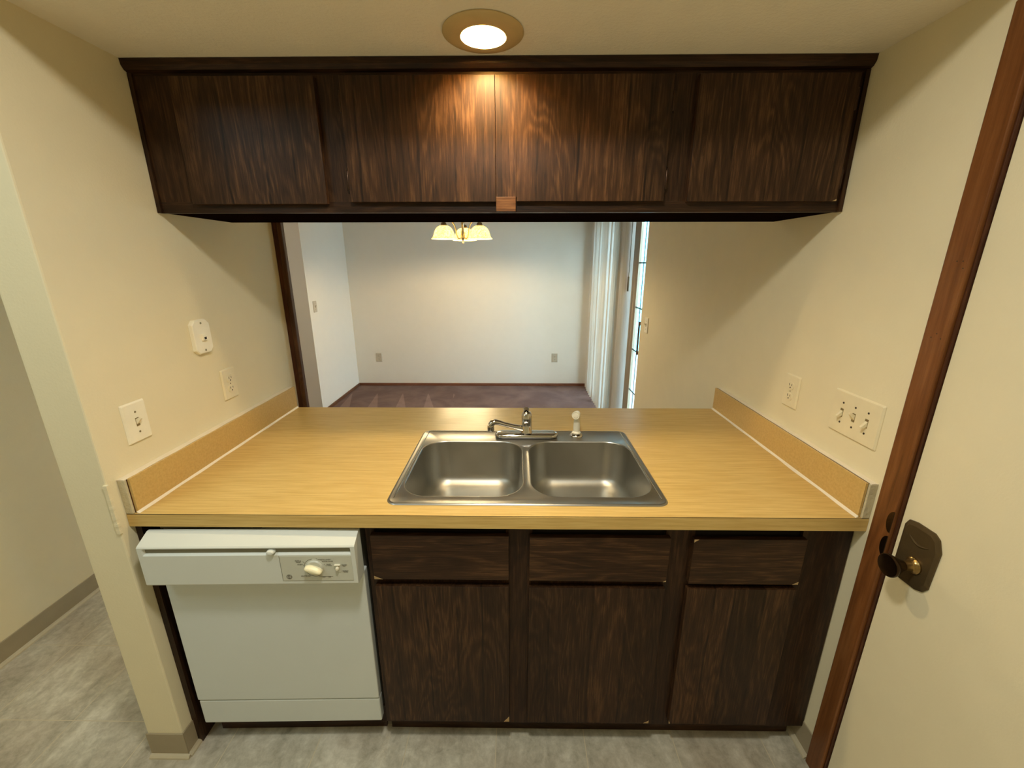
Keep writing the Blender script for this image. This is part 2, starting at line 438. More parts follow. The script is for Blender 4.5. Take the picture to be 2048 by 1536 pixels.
q = B().poly([(XR - .004, -.02, 0), (XR - .018, -.02, 0), (XR - .017, -.02, .006), (XR - .012, -.02, .011), (XR - .004, -.02, .013)], (0, .115, 0))
struct('trim_7', q, M['quarter'])
struct('baseboard_far', B().box(-2.088, .995, YF - .012, YF, 0, .036), M['casing_x'], bevel=.003)
struct('baseboard_dining_left', B().box(-2.1, -2.088, 3.28, YF, 0, .036), M['casing_y'], bevel=.003)
# rough edge of the left wall corner where the counter meets it
b = B(); prev = None
for i in range(14):
    z = .872 + i*.0107; w_ = .002 + .003*random.random()
    b.box(XL - .006, XL + .001 + w_, -.034 - w_*.5, -.028, z, z + .0107)
struct('trim_8', b, M['wall'], smooth=True)

# wooden jamb post ending the left wall; its shadow strip is coloured dark
b = B(); b.box(XL + .0005, XL + .022, D + .062, D + .086, 0, CH - .001)
post = struct('trim_2', b, M['casing_dark'], bevel=.002)
b = B().box(XL + .022, XL + .043, D + .060, D + .088, 0, CH - .001)
pf = obj('post_casing', b, M['post'], post, bevel=.004)

# ---- door in the right wall
d1 = B().box(XR + .001, XR + .036, -.855, -.0865, .012, 2.03)
door1 = struct('door_1', d1, M['white'], label='cream painted hinged door in the right wall with a bronze knob', bevel=.002)
door1.data.materials[0] = M['wall']
pc = [(-.1005, .845), (-.1005, .968), (-.108, .984), (-.128, .989), (-.172, .989), (-.186, .980), (-.197, .952), (-.194, .850), (-.184, .834), (-.166, .826), (-.122, .824), (-.110, .832)]
b = B().poly([(XR - .003, y, z) for y, z in pc], (.0035, 0, 0))
ctr = (-.1455, .905)
ins = [((y-ctr[0])*.84 + ctr[0], (z-ctr[1])*.88 + ctr[1]) for y, z in pc]
b.loft([[(XR - .003, y, z) for y, z in pc], [(XR - .006, y, z) for y, z in ins]], False, True)
pl = obj('knob_plate', b, M['bronze'], door1)
b = B(); cr = [(-.122 - .05*i/8, .951 - .010*math.sin(math.pi*i/8) - .004*i/8) for i in range(9)]
b.tube([(XR - .0065, y, z) for y, z in cr], [.0005, .0016, .0022, .0026, .0026, .0026, .0022, .0016, .0005], 8)
obj('plate_ridge', b, M['bronze'], pl, smooth=True)
kz, ky = .885, -.153
b = B().lathe([(.020, -.006), (.020, -.010), (.0145, -.014), (.0125, -.02), (.0125, -.034), (.0135, -.038)], (XR, ky, kz), 'x', 28)
obj('knob_neck', b, M['neck'], door1, smooth=True)
b = B().lathe([(.0125, -.034), (.016, -.044), (.023, -.056), (.0275, -.064), (.0285, -.069), (.027, -.072), (.024, -.0705), (.010, -.066), (.0002, -.065)], (XR, ky, kz), 'x', 36)
obj('door_knob', b, M['bronze_dark'], door1, smooth=True)
# casing and jamb
b = B()
b.box(XR - .015, XR, -.0800, -.0240, 0, 2.085)
b.box(XR - .015, XR, -.93, -.865, 0, 2.085)
b.box(XR - .015, XR, -.865, -.0800, 2.02, 2.085)
cas = struct('trim_1', b, M['casing'], label='brown stained wooden door casing on the right', bevel=.003)
b = B().box(XR - .006, XR + .06, -.0850, -.0802, 0, 2.035).box(XR, XR + .06, -.8645, -.857, 0, 2.035).box(XR, XR + .06, -.857, -.0850, 2.031, 2.037)
obj('door_jamb', b, M['casing_dark'], cas, bevel=.0015)
b = B()
for zc_ in (.955, .884):
    pts = [(XR - .0165, -.0800 + .015*math.sin(math.pi*i/14), zc_ - .030*math.cos(math.pi*i/14)) for i in range(15)]
    b.poly(pts, (.002, 0, 0))
obj('strike_plate', b, M['bronze_dark'], cas)
# nail holes and dings in the casing
b = B()
for y, z in ((-.055, 1.60), (-.072, 1.585), (-.068, 1.60), (-.045, 1.43), (-.056, 1.44), (-.068, 1.43)):
    b.lathe([(.0013, 0), (.0013, .0006)], (XR - .0155, y, z), 'x', 10)
obj('nail_hole', b, M['slot'], cas)

# ---- sliding glass door
gx = XR + .035
b = B()
b.box(gx - .03, gx + .04, YD0, YD0 + .012, 0, 2.10).box(gx - .03, gx + .04, YD1 - .02, YD1, 0, 2.10)
b.box(gx - .03, gx + .04, YD0, YD1, 2.07, 2.10).box(gx - .03, gx + .04, YD0, YD1, 0, .03)
sd = struct('door_2', b, M['alframe'], label='sliding glass patio door in the right wall of the dining room', bevel=.002)
def panel(y0, y1, x, st):
    p = B()
    p.box(x - .012, x + .012, y0, y0 + .02, .03, 2.07).box(x - .012, x + .012, y1 - st, y1, .03, 2.07)
    p.box(x - .012, x + .012, y0 + .02, y1 - st, 2.01, 2.07).box(x - .012, x + .012, y0 + .02, y1 - st, .03, .10)
    po = obj('door_panel', p, M['alframe'], sd, bevel=.002)
    obj('pane', B().box(x - .002, x + .002, y0 + .02, y1 - st, .10, 2.01), M['glass'], po)
    m = B()
    nv = 2 if y1 - y0 < .6 else 4
    for i in range(1, nv): yy = y0 + .02 + (y1-st-y0-.02)*i/nv; m.box(x - .006, x - .0025, yy - .006, yy + .006, .10, 2.01)
    for i in range(1, 6): zz = .155 + .362*(i-.03); m.box(x - .006, x - .0025, y0 + .02, y1 - st, zz - .006, zz + .006)
    obj('muntin', m, M['muntin'], po)
    return po
pa = panel(YD0 + .012, 2.86, gx, .28); panel(2.84, YD1 - .02, gx + .03, .06)
hb = B().box(gx - .040, gx - .028, YD0 + .030, YD0 + .045, .87, 1.14).box(gx - .030, gx - .010, YD0 + .030, YD0 + .045, .87, .90).box(gx - .030, gx - .010, YD0 + .030, YD0 + .045, 1.11, 1.14)
obj('door_handle', hb, M['handle'], pa, bevel=.003)

# outdoors beyond the glass
struct('ground_outside', B().box(XR + .13, 9, -2, 14, -.2, -.10), M['paver'])
struct('wall_outside', B().box(1.6, 8, 7.0, 7.3, -.10, 3.2), M['siding'])

# ================================================================== VERTICAL BLIND
bl = thing('vertical_blind', 'white vertical vane blind drawn across the sliding glass door', 'blind', (.955, 3.5, 0))
obj('headrail', B().box(.925, .985, 2.42, YF - .03, 2.13, 2.17), M['white'], bl, bevel=.003)
y = 2.63
while y < YF - .07:
    b = B(); ang = math.radians(-16 + random.uniform(-24, 20)); hw = .044; n = 6
    cs = []
    for k in range(n+1):
        s_ = -hw + 2*hw*k/n; bow = .007*(1 - (s_/hw)**2)
        cs.append((.955 + s_*math.cos(ang) + bow*math.sin(ang), y + s_*math.sin(ang) - bow*math.cos(ang)))
    th = .0012
    pts = cs + [(px, py + th) for px, py in reversed(cs)]
    b.loft([[(px, py, .018) for px, py in pts], [(px, py, 2.125) for px, py in pts]])
    obj('vane', b, M['vane'], bl, smooth=True)
    y += .080
b = B().tube([(.962, 2.60, 2.12), (.962, 2.60, 1.48)], .0035, 8).tube([(.962, 2.60, 1.48), (.962, 2.60, 1.36)], .008, 10)
obj('wand', b, M['bronze'], bl, smooth=True)

# ================================================================== UPPER CABINET
FY, DY = .3505, .3335
uc = thing('wall_cabinet', 'long dark walnut wall cabinet hanging from the ceiling over the counter', 'cabinet', (0, .51, 1.744))
x0, x1 = XL + .001, XR - .001
b = B().box(x0, x1, FY + .018, .674, 1.752, CL - .001)
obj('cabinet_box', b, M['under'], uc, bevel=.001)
b = B().box(x0, -.957, FY, FY + .018, 1.775, 2.106).box(-.555, -.470, FY, FY + .018, 1.775, 2.106).box(-.05, .03, FY, FY + .018, 1.775, 2.106)
b.box(.455, .538, FY, FY + .018, 1.775, 2.106).box(.965, x1, FY, FY + .018, 1.775, 2.106)
b.box(-.957, -.555, FY + .016, FY + .018, 1.775, 2.106).box(-.47, -.05, FY + .016, FY + .018, 1.775, 2.106).box(.03, .455, FY + .016, FY + .018, 1.775, 2.106).box(.538, .965, FY + .016, FY + .018, 1.775, 2.106)
obj('face_frame', b, M['frame_v'], uc)
b = B().box(x0, x1, FY, FY + .018, 1.744, 1.7749).box(x0, x1, FY, FY + .018, 2.1061, CL - .001)
obj('face_rail', b, M['frame_h'], uc)
b = B().poly([(x0, FY, 2.112), (x0, DY + .004, 2.116), (x0, DY - .004, 2.126), (x0, DY - .006, CL - .001), (x0, FY, CL - .001)], (x1 - x0, 0, 0))
obj('crown_strip', b, M['frame_h'], uc)
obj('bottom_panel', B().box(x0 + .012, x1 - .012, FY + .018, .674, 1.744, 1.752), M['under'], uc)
b = B().box(x0, x0 + .012, FY - .006, FY, 1.744, 2.112)
obj('scribe_strip', b, M['frame_v'], uc)
b = B().box(x1 - .012, x1, FY - .006, FY, 1.744, 2.112)
obj('scribe_strip', b, M['frame_v'], uc)
obj('patch_block', B().box(-.038, .021, DY - .001, FY - .0002, 1.7455, 1.7855), M['patch'], uc, bevel=.001)
obj('center_stile', B().box(-.0375, .0225, DY + .004, FY, 1.786, 2.100), M['wood_v'], uc)
def chipped(b, corner, a, c_, yface):
    """exposed board where the laminate has broken off at a corner; a, c_ signed leg lengths"""
    x, z = corner; b.mi = 1
    b.poly([(x, yface - .0006, z), (x + a, yface - .0006, z), (x + a*.45, yface - .0006, z + c_*.5), (x, yface - .0006, z + c_)], (0, .0012, 0)); b.mi = 0
doors = [(-.957, -.547, 1.767, 2.100, None), (-.476, -.0385, 1.772, 2.100, 'l'), (.023, .462, 1.773, 2.100, 'r'), (.532, .973, 1.772, 2.100, 'r')]
for i, (a, c_, z0, z1, hs) in enumerate(doors):
    b = B().box(a, c_, DY, FY - .0005, z0, z1)
    if i == 3: chipped(b, (c_, z0), -.012, .006, DY)
    dr = obj('cabinet_door', b, [M['wood_v'], M['chip']], uc, bevel=.0012)
    if hs:
        hx = a - .003 if hs == 'l' else c_ + .003
        for hz in (1.832, 2.035):
            hb = B().lathe([(.0022, -.026), (.0034, -.024), (.0034, .024), (.0022, .026), (.0028, .029), (.001, .031)], (hx, DY + .004, hz), 'z', 12)
            hb.box(hx - .006, hx + .006, DY + .006, DY + .0075, hz - .02, hz + .02)
            obj('hinge', hb, M['hinge'], dr, smooth=True)

# ================================================================== BASE CABINET
bc = thing('base_cabinet', 'dark walnut base cabinet with three drawers and three doors under the counter', 'cabinet', (.28, .35, 0))
bx0, bx1, BY, DYB = -.419, XR - .004, .030, .012
obj('cabinet_box', B().box(bx0, bx1, BY + .019, .60, .08, .70), M['frame_v'], bc)
obj('toe_kick', B().box(bx0 + .002, bx1 - .02, .066, .080, 0, .0795), M['frame_h'], bc)
b = B()
for a, c_ in ((bx0, -.392), (-.005, .072), (.462, .546), (.858, bx1)): b.box(a, c_, BY, BY + .018, .08, .868)
for a, c_ in ((-.392, -.005), (.072, .462), (.546, .858)): b.box(a, c_, BY, BY + .018, .08, .118)
for a, c_ in ((-.392, -.005), (.072, .462), (.546, .858)): b.box(a, c_, BY, BY + .018, .660, .688)
b.mi = 1
for a, c_ in ((-.392, -.005), (.072, .462), (.546, .858)): b.box(a, c_, BY + .012, BY + .018, .688, .868)  # near-black panels put the shade of the drawer gaps into the colour
obj('face_frame', b, [M['frame_v'], M['darkgap']], bc)
dd = [(-.400, .003, 'd1'), (.064, .471, 'd2'), (.538, .862, 'd3')]
for i, (a, c_, k) in enumerate(dd):
    zt = .838 - .003*i; zb = (.686, .684, .678)[i]
    b = B().box(a, c_, DYB, BY - .0005, zb, zt)
    if i == 0: chipped(b, (a, zb), .026, .012, DYB)
    if i == 1: chipped(b, (c_, zb), -.010, .005, DYB)
    if i == 2: chipped(b, (a, zt), .014, -.010, DYB); chipped(b, (c_, zb), -.018, .010, DYB)
    obj('drawer', b, [M['wood_h'], M['chip']], bc, bevel=.0012)
    b = B().box(a, c_, DYB, BY - .0005, .110, .660 - .001*i)
    if i == 0: chipped(b, (c_, .110), -.018, .024, DYB)
    if i == 1: chipped(b, (c_, .110), -.018, .012, DYB)
    if i == 2: chipped(b, (a, .110), .006, .014, DYB)
    obj('cabinet_door', b, [M['wood_v'], M['chip']], bc, bevel=.0012)
fp = obj('end_panel', B().box(XL + .001, XL + .019, .012, .60, 0, .873), M['frame_v'])
tag(fp, 'narrow dark wood end panel between left wall and dishwasher', 'panel')

# ================================================================== COUNTERTOP, SPLASHES
SX0, SX1, SY0, SY1 = -.363, .4765, .051, .613
ct = thing('countertop', 'golden oak laminate countertop spanning the pass-through between both walls', 'countertop', (0, .45, .874))
b = B()
cut = rrect(SX0 + .014, SX1 - .014, SY0 + .014, SY1 - .014, .03)
loops = b.fill([(XL + .0005, 0), (XR - .0005, 0), (XR - .0005, D), (XL + .0005, D)], [cut], H)
for L in loops:
    lo = [b.bm.verts.new((v.co.x, v.co.y, H - .019)) for v in L]
    for i in range(len(L)):
        j = (i+1) % len(L); b.bm.faces.new((L[i], L[j], lo[j], lo[i]))
obj('worktop', b, M['laminate'], ct)
# front edge band, slightly lifting near the sink
b = B(); n = 60; top = []
for i in range(n+1):
    x = XL + .0005 + (XR - XL - .001)*i/n
    lift = .0016*math.exp(-((x-.12)/.22)**2)
    top.append((x, -.0022 - lift*.5, H - .0016))
prof0 = [(t_[0], t_[1], H - .040) for t_ in top]
back = [(t_[0], .016, t_[2] - .001) for t_ in top]; back0 = [(t_[0], .016, H - .040) for t_ in top]
for i in range(n):
    A = [top[i], top[i+1], prof0[i+1], prof0[i]]; Bk = [back[i], back[i+1], back0[i+1], back0[i]]
    va = [b.bm.verts.new(p) for p in A]; vb = [b.bm.verts.new(p) for p in Bk]
    b.bm.faces.new(va); b.bm.faces.new(vb[::-1]); b.bm.faces.new((va[0], vb[0], vb[1], va[1])); b.bm.faces.new((va[3], va[2], vb[2], vb[3]))
bmesh.ops.remove_doubles(b.bm, verts=b.bm.verts[:], dist=.00005)
obj('edge_band', b, M['laminate'], ct)
obj('edge_seam', B().box(XL + .001, XR - .001, -.0012, .010, H - .0016, H - .0003), M['bronze'], ct)
obj('back_edge', B().box(XL + .001, XR - .001, D - .02, D - .0005, H - .040, H - .0192), M['laminate'], ct)

for side in (0, 1):
    if side == 0: w0, sgn, nm = XL, 1, 'golden laminate side splash running up the left wall'
    else: w0, sgn, nm = XR, -1, 'golden laminate side splash running up the right wall'
    sp = thing('side_splash', nm, 'backsplash', (w0, .45, H))
    f = lambda a: w0 + sgn*a
    def bx(bb, a0, a1, y0, y1, z0, z1):
        p, q_ = sorted((f(a0), f(a1))); return bb.box(p, q_, y0, y1, z0, z1)
    obj('laminate_board', bx(B(), .0225, .029, .004 if side else .006, D - .001, H + .0004, H + .106), M['splash'], sp)
    obj('filler_strip', bx(B(), .0005, .0215, -.002, D - .004, H + .0004, H + .1045), M['bead'], sp, bevel=.0015)
    # white cap running along the top
    b = B(); n = 40; L = []
    for i in range(n+1):
        yy = -.002 + (D - .004)*i/n; wv = .0012*math.sin(i*.9) + .0008*random.random()
        w1 = (.0215 if side == 0 else .0185) + wv
        L.append([(f(.0004), yy, H + .1045), (f(w1), yy, H + .1045), (f(w1), yy, H + .1072), (f(w1*.5), yy, H + .1085), (f(.0004), yy, H + .1072)])
    b.loft(L); obj('cap_bead', b, M['caulk'], sp, smooth=True)
    if side: obj('edge_line', bx(B(), .0200, .0224, .004, D - .004, H + .03, H + .1062), M['casing_dark'], sp)
    else: obj('edge_line', bx(B(), .0216, .0226, .004, D - .004, H + .002, H + .1055), M['casing_dark'], sp)
    b = B(); L = []
    for i in range(n+1):
        yy = .002 + (D - .004)*i/n; a = .0065 + .0012*math.sin(i*.7) + (.0025*math.exp(-((yy-.30)/.06)**2) if side else 0)
        L.append([(f(.0288), yy, H + .0002), (f(.0288 + a), yy, H + .0002), (f(.0288 + a*.55), yy, H + .0026), (f(.0288), yy, H + .0062)])
    b.loft(L); obj('caulk_bead', b, M['caulk'], sp, smooth=True)

# ================================================================== SINK
sk = thing('kitchen_sink', 'double bowl stainless steel sink set into the counter', 'sink', (.055, .33, H))
ZR = H + .0035
bowls = [(-.334, .046, .094, .500), (.072, .455, .094, .500)]
b = B()
def bl_loop(i, inset, r): x0_, x1_, y0_, y1_ = bowls[i]; return rrect(x0_ + inset, x1_ - inset, y0_ + inset, y1_ - inset, r, 10)
o_in = rrect(SX0 + .010, SX1 - .010, SY0 + .010, SY1 - .010, .024, 6)
loops = b.fill(o_in, [bl_loop(0, -.006, .092), bl_loop(1, -.006, .092)], ZR)
# rolled outer edge
prev = loops[0]
for ins, dz in ((.007, .0012), (.004, .0008), (.0015, -.0012), (0, -.0032)):
    lp = [b.bm.verts.new((p[0], p[1], ZR + dz)) for p in rrect(SX0 + ins, SX1 - ins, SY0 + ins, SY1 - ins, .034 - ins, 6)]
    for i in range(len(lp)):
        j = (i+1) % len(lp); b.bm.faces.new((prev[i], prev[j], lp[j], lp[i]))
    prev = lp
# lip around each bowl
for k in (0, 1):
    prev = loops[k+1]
    for ins, dz, r in ((-.003, .0012, .09), (0, .0008, .088), (.002, -.002, .086)):
        lp = [b.bm.verts.new((p[0], p[1], ZR + dz)) for p in bl_loop(k, ins, r)]
        for i in range(len(lp)):
            j = (i+1) % len(lp); b.bm.faces.new((prev[i], prev[j], lp[j], lp[i]))
        prev = lp
obj('sink_rim', b, M['steel'], sk, smooth=True)
for k in (0, 1):
    L = []; x0_, x1_, y0_, y1_ = bowls[k]; dep = .175
    L.append([(p[0], p[1], ZR - .002) for p in bl_loop(k, .002, .086)])
    L.append([(p[0], p[1], ZR - .03) for p in bl_loop(k, .004, .086)])
    L.append([(p[0], p[1], H - dep + .055) for p in bl_loop(k, .012, .084)])
    R_ = .05
    for a in range(1, 9):
        t_ = a/8*math.pi/2
        L.append([(p[0], p[1], H - dep + .055 - .005*min(1, a/2) - R_*math.sin(t_)) for p in bl_loop(k, .012 + R_*(1 - math.cos(t_)), .084 - .045*(1-math.cos(t_)))])
    zb_ = L[-1][0][2]; cx_, cy_ = (x0_+x1_)/2, (y0_+y1_)/2
    last = L[-1]
    for s_, dz in ((.75, -.001), (.5, -.002), (.3, -.0032)):
        L.append([(cx_ + (p[0]-cx_)*s_, cy_ + (p[1]-cy_)*s_, zb_ + dz) for p in last])
    b = B().loft(L, False, True)
    bw = obj('basin', b, M['bowl'], sk, smooth=True)
    for p_ in bw.data.polygons: pass
    zd = zb_ - .003
    b = B().lathe([(.055, .0), (.054, .0022), (.046, .0016), (.040, -.0005), (.001, -.0008)], (cx_, cy_, zd + .0012), 'z', 32)
    obj('drain', b, M['chrome'], bw, smooth=True)
# pressed ridges left, right and behind on the deck
b = B()
b.tube([(SX0 + .019, SY0 + .034, ZR + .0002), (SX0 + .024, SY1 - .012, ZR + .0002)], .0018, 8)
b.tube([(SX1 - .017, SY0 + .034, ZR + .0002), (SX1 - .022, SY1 - .012, ZR + .0002)], .0018, 8)
b.tube([(SX0 + .026, SY1 - .012, ZR + .0002), (SX1 - .024, SY1 - .012, ZR + .0002)], .0016, 8)
obj('deck_ridge', b, M['chrome'], sk, smooth=True)

# ================================================================== FAUCET
fx, fy = .066, .556
fc = thing('kitchen_faucet', 'chrome single lever faucet with its spout turned left over the sink', 'faucet', (fx, fy, ZR))
L = []
for ins, dz in ((.003, 0), (0, .002), (0, .009), (.003, .014), (.010, .017), (.020, .018)):
    L.append([(p[0], p[1], ZR + .0006 + dz) for p in rrect(fx - .128 + ins, fx + .127 - ins, fy - .031 + ins, fy + .031 - ins, .0305 - ins if ins < .012 else .011, 10)])
obj('base_plate', B().loft(L), M['chrome'], fc, smooth=True)
zb = ZR + .018
b = B().lathe([(.0235, 0), (.0235, .004), (.0215, .007), (.0212, .060), (.0215, .066), (.0195, .077), (.014, .086), (.006, .090), (.0002, .091)], (fx, fy, zb), 'z', 36)
obj('faucet_body', b, M['chrome'], fc, smooth=True)
b = B(); L = []
for i, (yy, zz, hw, th) in enumerate([(-.016, .040, .004, .003), (-.022, .055, .009, .005), (-.020, .072, .0125, .006), (-.013, .088, .012, .007), (-.002, .100, .0105, .006), (.006, .103, .0115, .005), (.012, .106, .0125, .0045), (.016, .108, .009, .003)]):
    L.append([(fx - .002 + hw*math.cos(2*math.pi*k/16), fy + yy - .4*th*math.sin(2*math.pi*k/16), zb + zz*.93 - .6*th + .9*th*math.sin(2*math.pi*k/16)) for k in range(16)])
b.loft(L)
hn = obj('lever_handle', b, M['chrome'], fc, smooth=True)
b = B().tube([(fx - .014, fy - .004, .952), (fx - .050, fy - .010, .962), (fx - .092, fy - .017, .975), (fx - .112, fy - .020, .983), (fx - .126, fy - .022, .986), (fx - .138, fy - .024, .983), (fx - .1435, fy - .025, .974)], [.0125, .0095, .0095, .0105, .012, .0125, .012], 18)
sp_ = obj('spout', b, M['chrome'], fc, smooth=True)
b = B().lathe([(.0125, 0), (.0135, -.003), (.0135, -.020), (.0125, -.024), (.0105, -.0245), (.0105, -.020), (.0002, -.020)], (fx - .1435, fy - .025, .974), 'z', 28)
obj('aerator', b, M['chrome'], sp_, smooth=True)
# side sprayer
sx, sy = .269, .560
ss = thing('side_sprayer', 'white pull-out sink sprayer in a chrome socket right of the faucet', 'sprayer', (sx, sy, ZR))
b = B().lathe([(.0265, .0005), (.0265, .003), (.024, .007), (.018, .012), (.014, .013)], (sx, sy, ZR), 'z', 32)
obj('socket', b, M['chrome'], ss, smooth=True)
b = B().lathe([(.0155, .012), (.0175, .015), (.0165, .018), (.013, .022), (.0135, .026), (.0138, .040), (.0128, .060), (.0115, .080), (.012, .092), (.011, .100), (.006, .106), (.0002, .107)], (sx, sy, ZR), 'z', 28)
bd = obj('sprayer_body', b, M['white_gloss'], ss, smooth=True)
dv = Vector((-.30, -.90, .10)).normalized(); a1 = dv.cross(Vector((0,0,1))).normalized(); a2 = a1.cross(dv)
b = B().lathe([(.004, -.018), (.011, -.014), (.0135, -.006), (.0155, .010), (.0160, .024), (.0145, .0260), (.0125, .0235), (.0100, .0235), (.0095, .0265), (.0002, .0270)], (sx - .002, sy - .002, ZR + .094), (a1, a2, dv), 28)
obj('nozzle', b, M['white_gloss'], bd, smooth=True)

# ================================================================== DISHWASHER
dw = thing('dishwasher', 'white built-in dishwasher under the left end of the counter', 'dishwasher', (-.727, .008, 0), .024)
X0, X1 = -1.028, -.430
LX = -.727
yy0 = .008
obj('tub', B().box(X0 + .012, X1 - .012, yy0 + .03, yy0 + .58, .09, .856), M['grey_metal'], dw)
obj('mounting_strip', B().box(X0 + .02, X1 - .01, yy0 + .012, yy0 + .03, .856, .872), M['grey_metal'], dw)
obj('mounting_hole', B().lathe([(.016, 0), (.016, -.0006)], (X0 + .30, yy0 + .0122, .8655), 'y', 20), M['slot'], dw).scale = (1, 1, 1)
L = []
door = obj('door_panel', B().box(X0, X1, yy0, yy0 + .028, .205, .71), M['enamel'], dw, bevel=.003)
kick = obj('kick_panel', B().box(X0 + .001, X1, yy0 + .002, yy0 + .03, .100, .200), M['enamel'], dw, bevel=.004)
obj('toe_panel', B().box(X0 + .01, X1 - .004, yy0 + .052, yy0 + .062, .002, .0995), M['frame_h'], dw)
cy = yy0 - .052
def prof(groove, x):
    P_ = [(cy + .002, .712), (cy, .716), (cy, .8115)]
    if groove: P_ += [(cy + .0075, .8165), (cy + .0078, .8330), (cy, .8338)]
    else: P_ += [(cy, .8160), (cy, .8260), (cy, .8338)]
    P_ += [(cy, .8370), (cy + .003, .8405), (cy + .040, .8600), (cy + .044, .8620), (cy + .052, .8620), (cy + .052, .712)]
    return [(x, a, z) for a, z in P_]
g0, g1 = LX - .290, LX + .287
b = B().loft([prof(0, X0 - .002), prof(0, g0 - .0005), prof(1, g0 + .004), prof(1, g1 - .001), prof(0, g1), prof(0, X1 + .002)])
con = obj('console', b, M['enamel2'], dw, bevel=.0012)
# grey finger recess behind the lip, its shade darkened into the colour
obj('latch_recess', B().box(g0 + .004, g1 - .002, cy + .0068, cy + .0074, .8172, .8325), M['recess'], con)
L = []
b = B(); b.loft([[(LX + .066 + w_*math.cos(t_), cy + dy_, .8245 + h_*math.sin(t_) - .002*(1-math.sin(t_))) for t_ in [2*math.pi*k/16 for k in range(16)]] for w_, h_, dy_ in ((.012, .005, .010), (.0115, .0055, -.002), (.0085, .0048, -.008), (.004, .002, -.010))])
obj('door_latch', b, M['enamel2'], con, smooth=True)
lbx0, lbx1 = LX + .087, LX + .287
b = B().box(lbx0, lbx1, cy - .0008, cy + .001, .7265, .8085)
lab = obj('control_label', b, M['label'], con)
bb = B().box(lbx0 - .0006, lbx0 + .0003, cy - .0010, cy, .7265, .8085).box(lbx0, lbx1, cy - .0010, cy, .7260, .7266)
obj('label_border', bb, M['ink'], lab)
dx, dz = LX + .182, .7705
b = B().lathe([(.0285, .0005), (.0285, .0012), (.0275, .0016), (.0245, .0016), (.0235, .004), (.0215, .006), (.0002, .006)], (dx, cy, dz), (Vector((1,0,0)), Vector((0,0,1)), Vector((0,-1,0))), 40)
dl = obj('dial', b, M['label'], con, smooth=True)
a = math.radians(-20); L = []
for hw, hh, yy_ in ((.0245, .0105, .004), (.0250, .0105, .010), (.0240, .0085, .017), (.0200, .0050, .0205), (.010, .002, .0215)):
    ring = []
    for k in range(24):
        t_ = 2*math.pi*k/24; ex = hw*math.copysign(abs(math.cos(t_))**.85, math.cos(t_)); ez = hh*math.sin(t_)
        ring.append((dx + ex*math.cos(a) - ez*math.sin(a), cy - yy_, dz + ex*math.sin(a) + ez*math.cos(a)))
    L.append(ring)
obj('dial_grip', B().loft(L), M['dial'], dl, smooth=True)
b = B(); ang0 = 0
ringpts = [(dx + .0290*math.cos(t_), cy - .0012, dz + .0290*math.sin(t_)) for t_ in [math.radians(100 + 200*k/40) for k in range(41)]]
b.tube(ringpts, .0005, 6)
obj('dial_scale', b, M['ink'], lab)
swx, swz = LX + .247, .7670
b = B().box(swx - .0075, swx + .0075, cy - .0022, cy - .0005, swz - .0125, swz + .0125)
sw_ = obj('rocker_switch', b, M['label'], con, bevel=.0008)
obj('switch_button', B().loft([[(swx + r_*math.cos(2*math.pi*k/16), cy - yy_, swz + .003 + r_*1.2*math.sin(2*math.pi*k/16)) for k in range(16)] for r_, yy_ in ((.0050, .002), (.0048, .008), (.003, .010))]), M['plate_white'], sw_, smooth=True)
obj('switch_shelf', B().box(swx - .0085, swx + .0075, cy - .006, cy - .0005, swz + .0122, swz + .0140), M['plate_white'], sw_)
# emblem: dark disc with the two-letter script monogram
lgx, lgz = LX + .106, .7395
ldisc = obj('emblem', B().lathe([(.0078, .0004), (.0078, .0014), (.0002, .0014)], (lgx, cy, lgz), (Vector((1,0,0)), Vector((0,0,1)), Vector((0,-1,0))), 28), M['ink'], lab)
def face(x, z, y=cy - .0016):   # text facing -y, in dishwasher-local space
    return Matrix.Translation(Vector((x, y, z)) - Vector(dw['_loc'])) @ Matrix.Rotation(R90, 4, 'X')
text('emblem_lettering', 'GE', .0095, ldisc, M['label'], face(lgx, lgz, cy - .0018))
b = B(); b.tube([(lgx + .0066*math.cos(2*math.pi*k/28), cy - .0015, lgz + .0066*math.sin(2*math.pi*k/28)) for k in range(29)], .0003, 5)
obj('emblem_ring', b, M['label'], ldisc)
for body, x, z, s_ in (('POTS &\nPANS', -.044, .0205, .0052), ('START', -.040, .0105, .0048), ('NORMAL WASH', .030, .0265, .0048), ('WATER SAVER', .038, .0205, .0048),
                       ('RINSE\n& HOLD', .040, .0085, .0046), ('HEATED DRY', -.028, -.0285, .0048), ('DRY      OFF', .030, -.0325, .0046)):
    text('dial_lettering', body, s_, lab, M['ink'], face(dx + x, dz + z))
text('switch_lettering', 'HEATED\nDRY', .0044, lab, M['ink'], face(swx + .0185, swz + .0095))
text('switch_lettering', 'ENERGY\nSAVER', .0044, lab, M['ink'], face(swx + .0205, swz - .0105))
for p, q_ in (((-.031, .020), (-.026, .015)), ((-.033, .010), (-.029, .008)), ((.011, .0265), (.007, .030)), ((.018, .0205), (.014, .024)), ((.030, .0085), (.026, .010)), ((-.010, -.0285), (-.006, -.026))):
    obj('dial_tick', B().tube([(dx + p[0], cy - .0011, dz + p[1]), (dx + q_[0], cy - .0011, dz + q_[1])], .0003, 5), M['ink'], lab)
obj('dial_tick', B().tube([(dx + .006, cy - .0011, dz - .0285), (dx + .010, cy - .0011, dz - .0300), (dx + .048, cy - .0011, dz - .0300)], .0003, 5), M['ink'], lab)

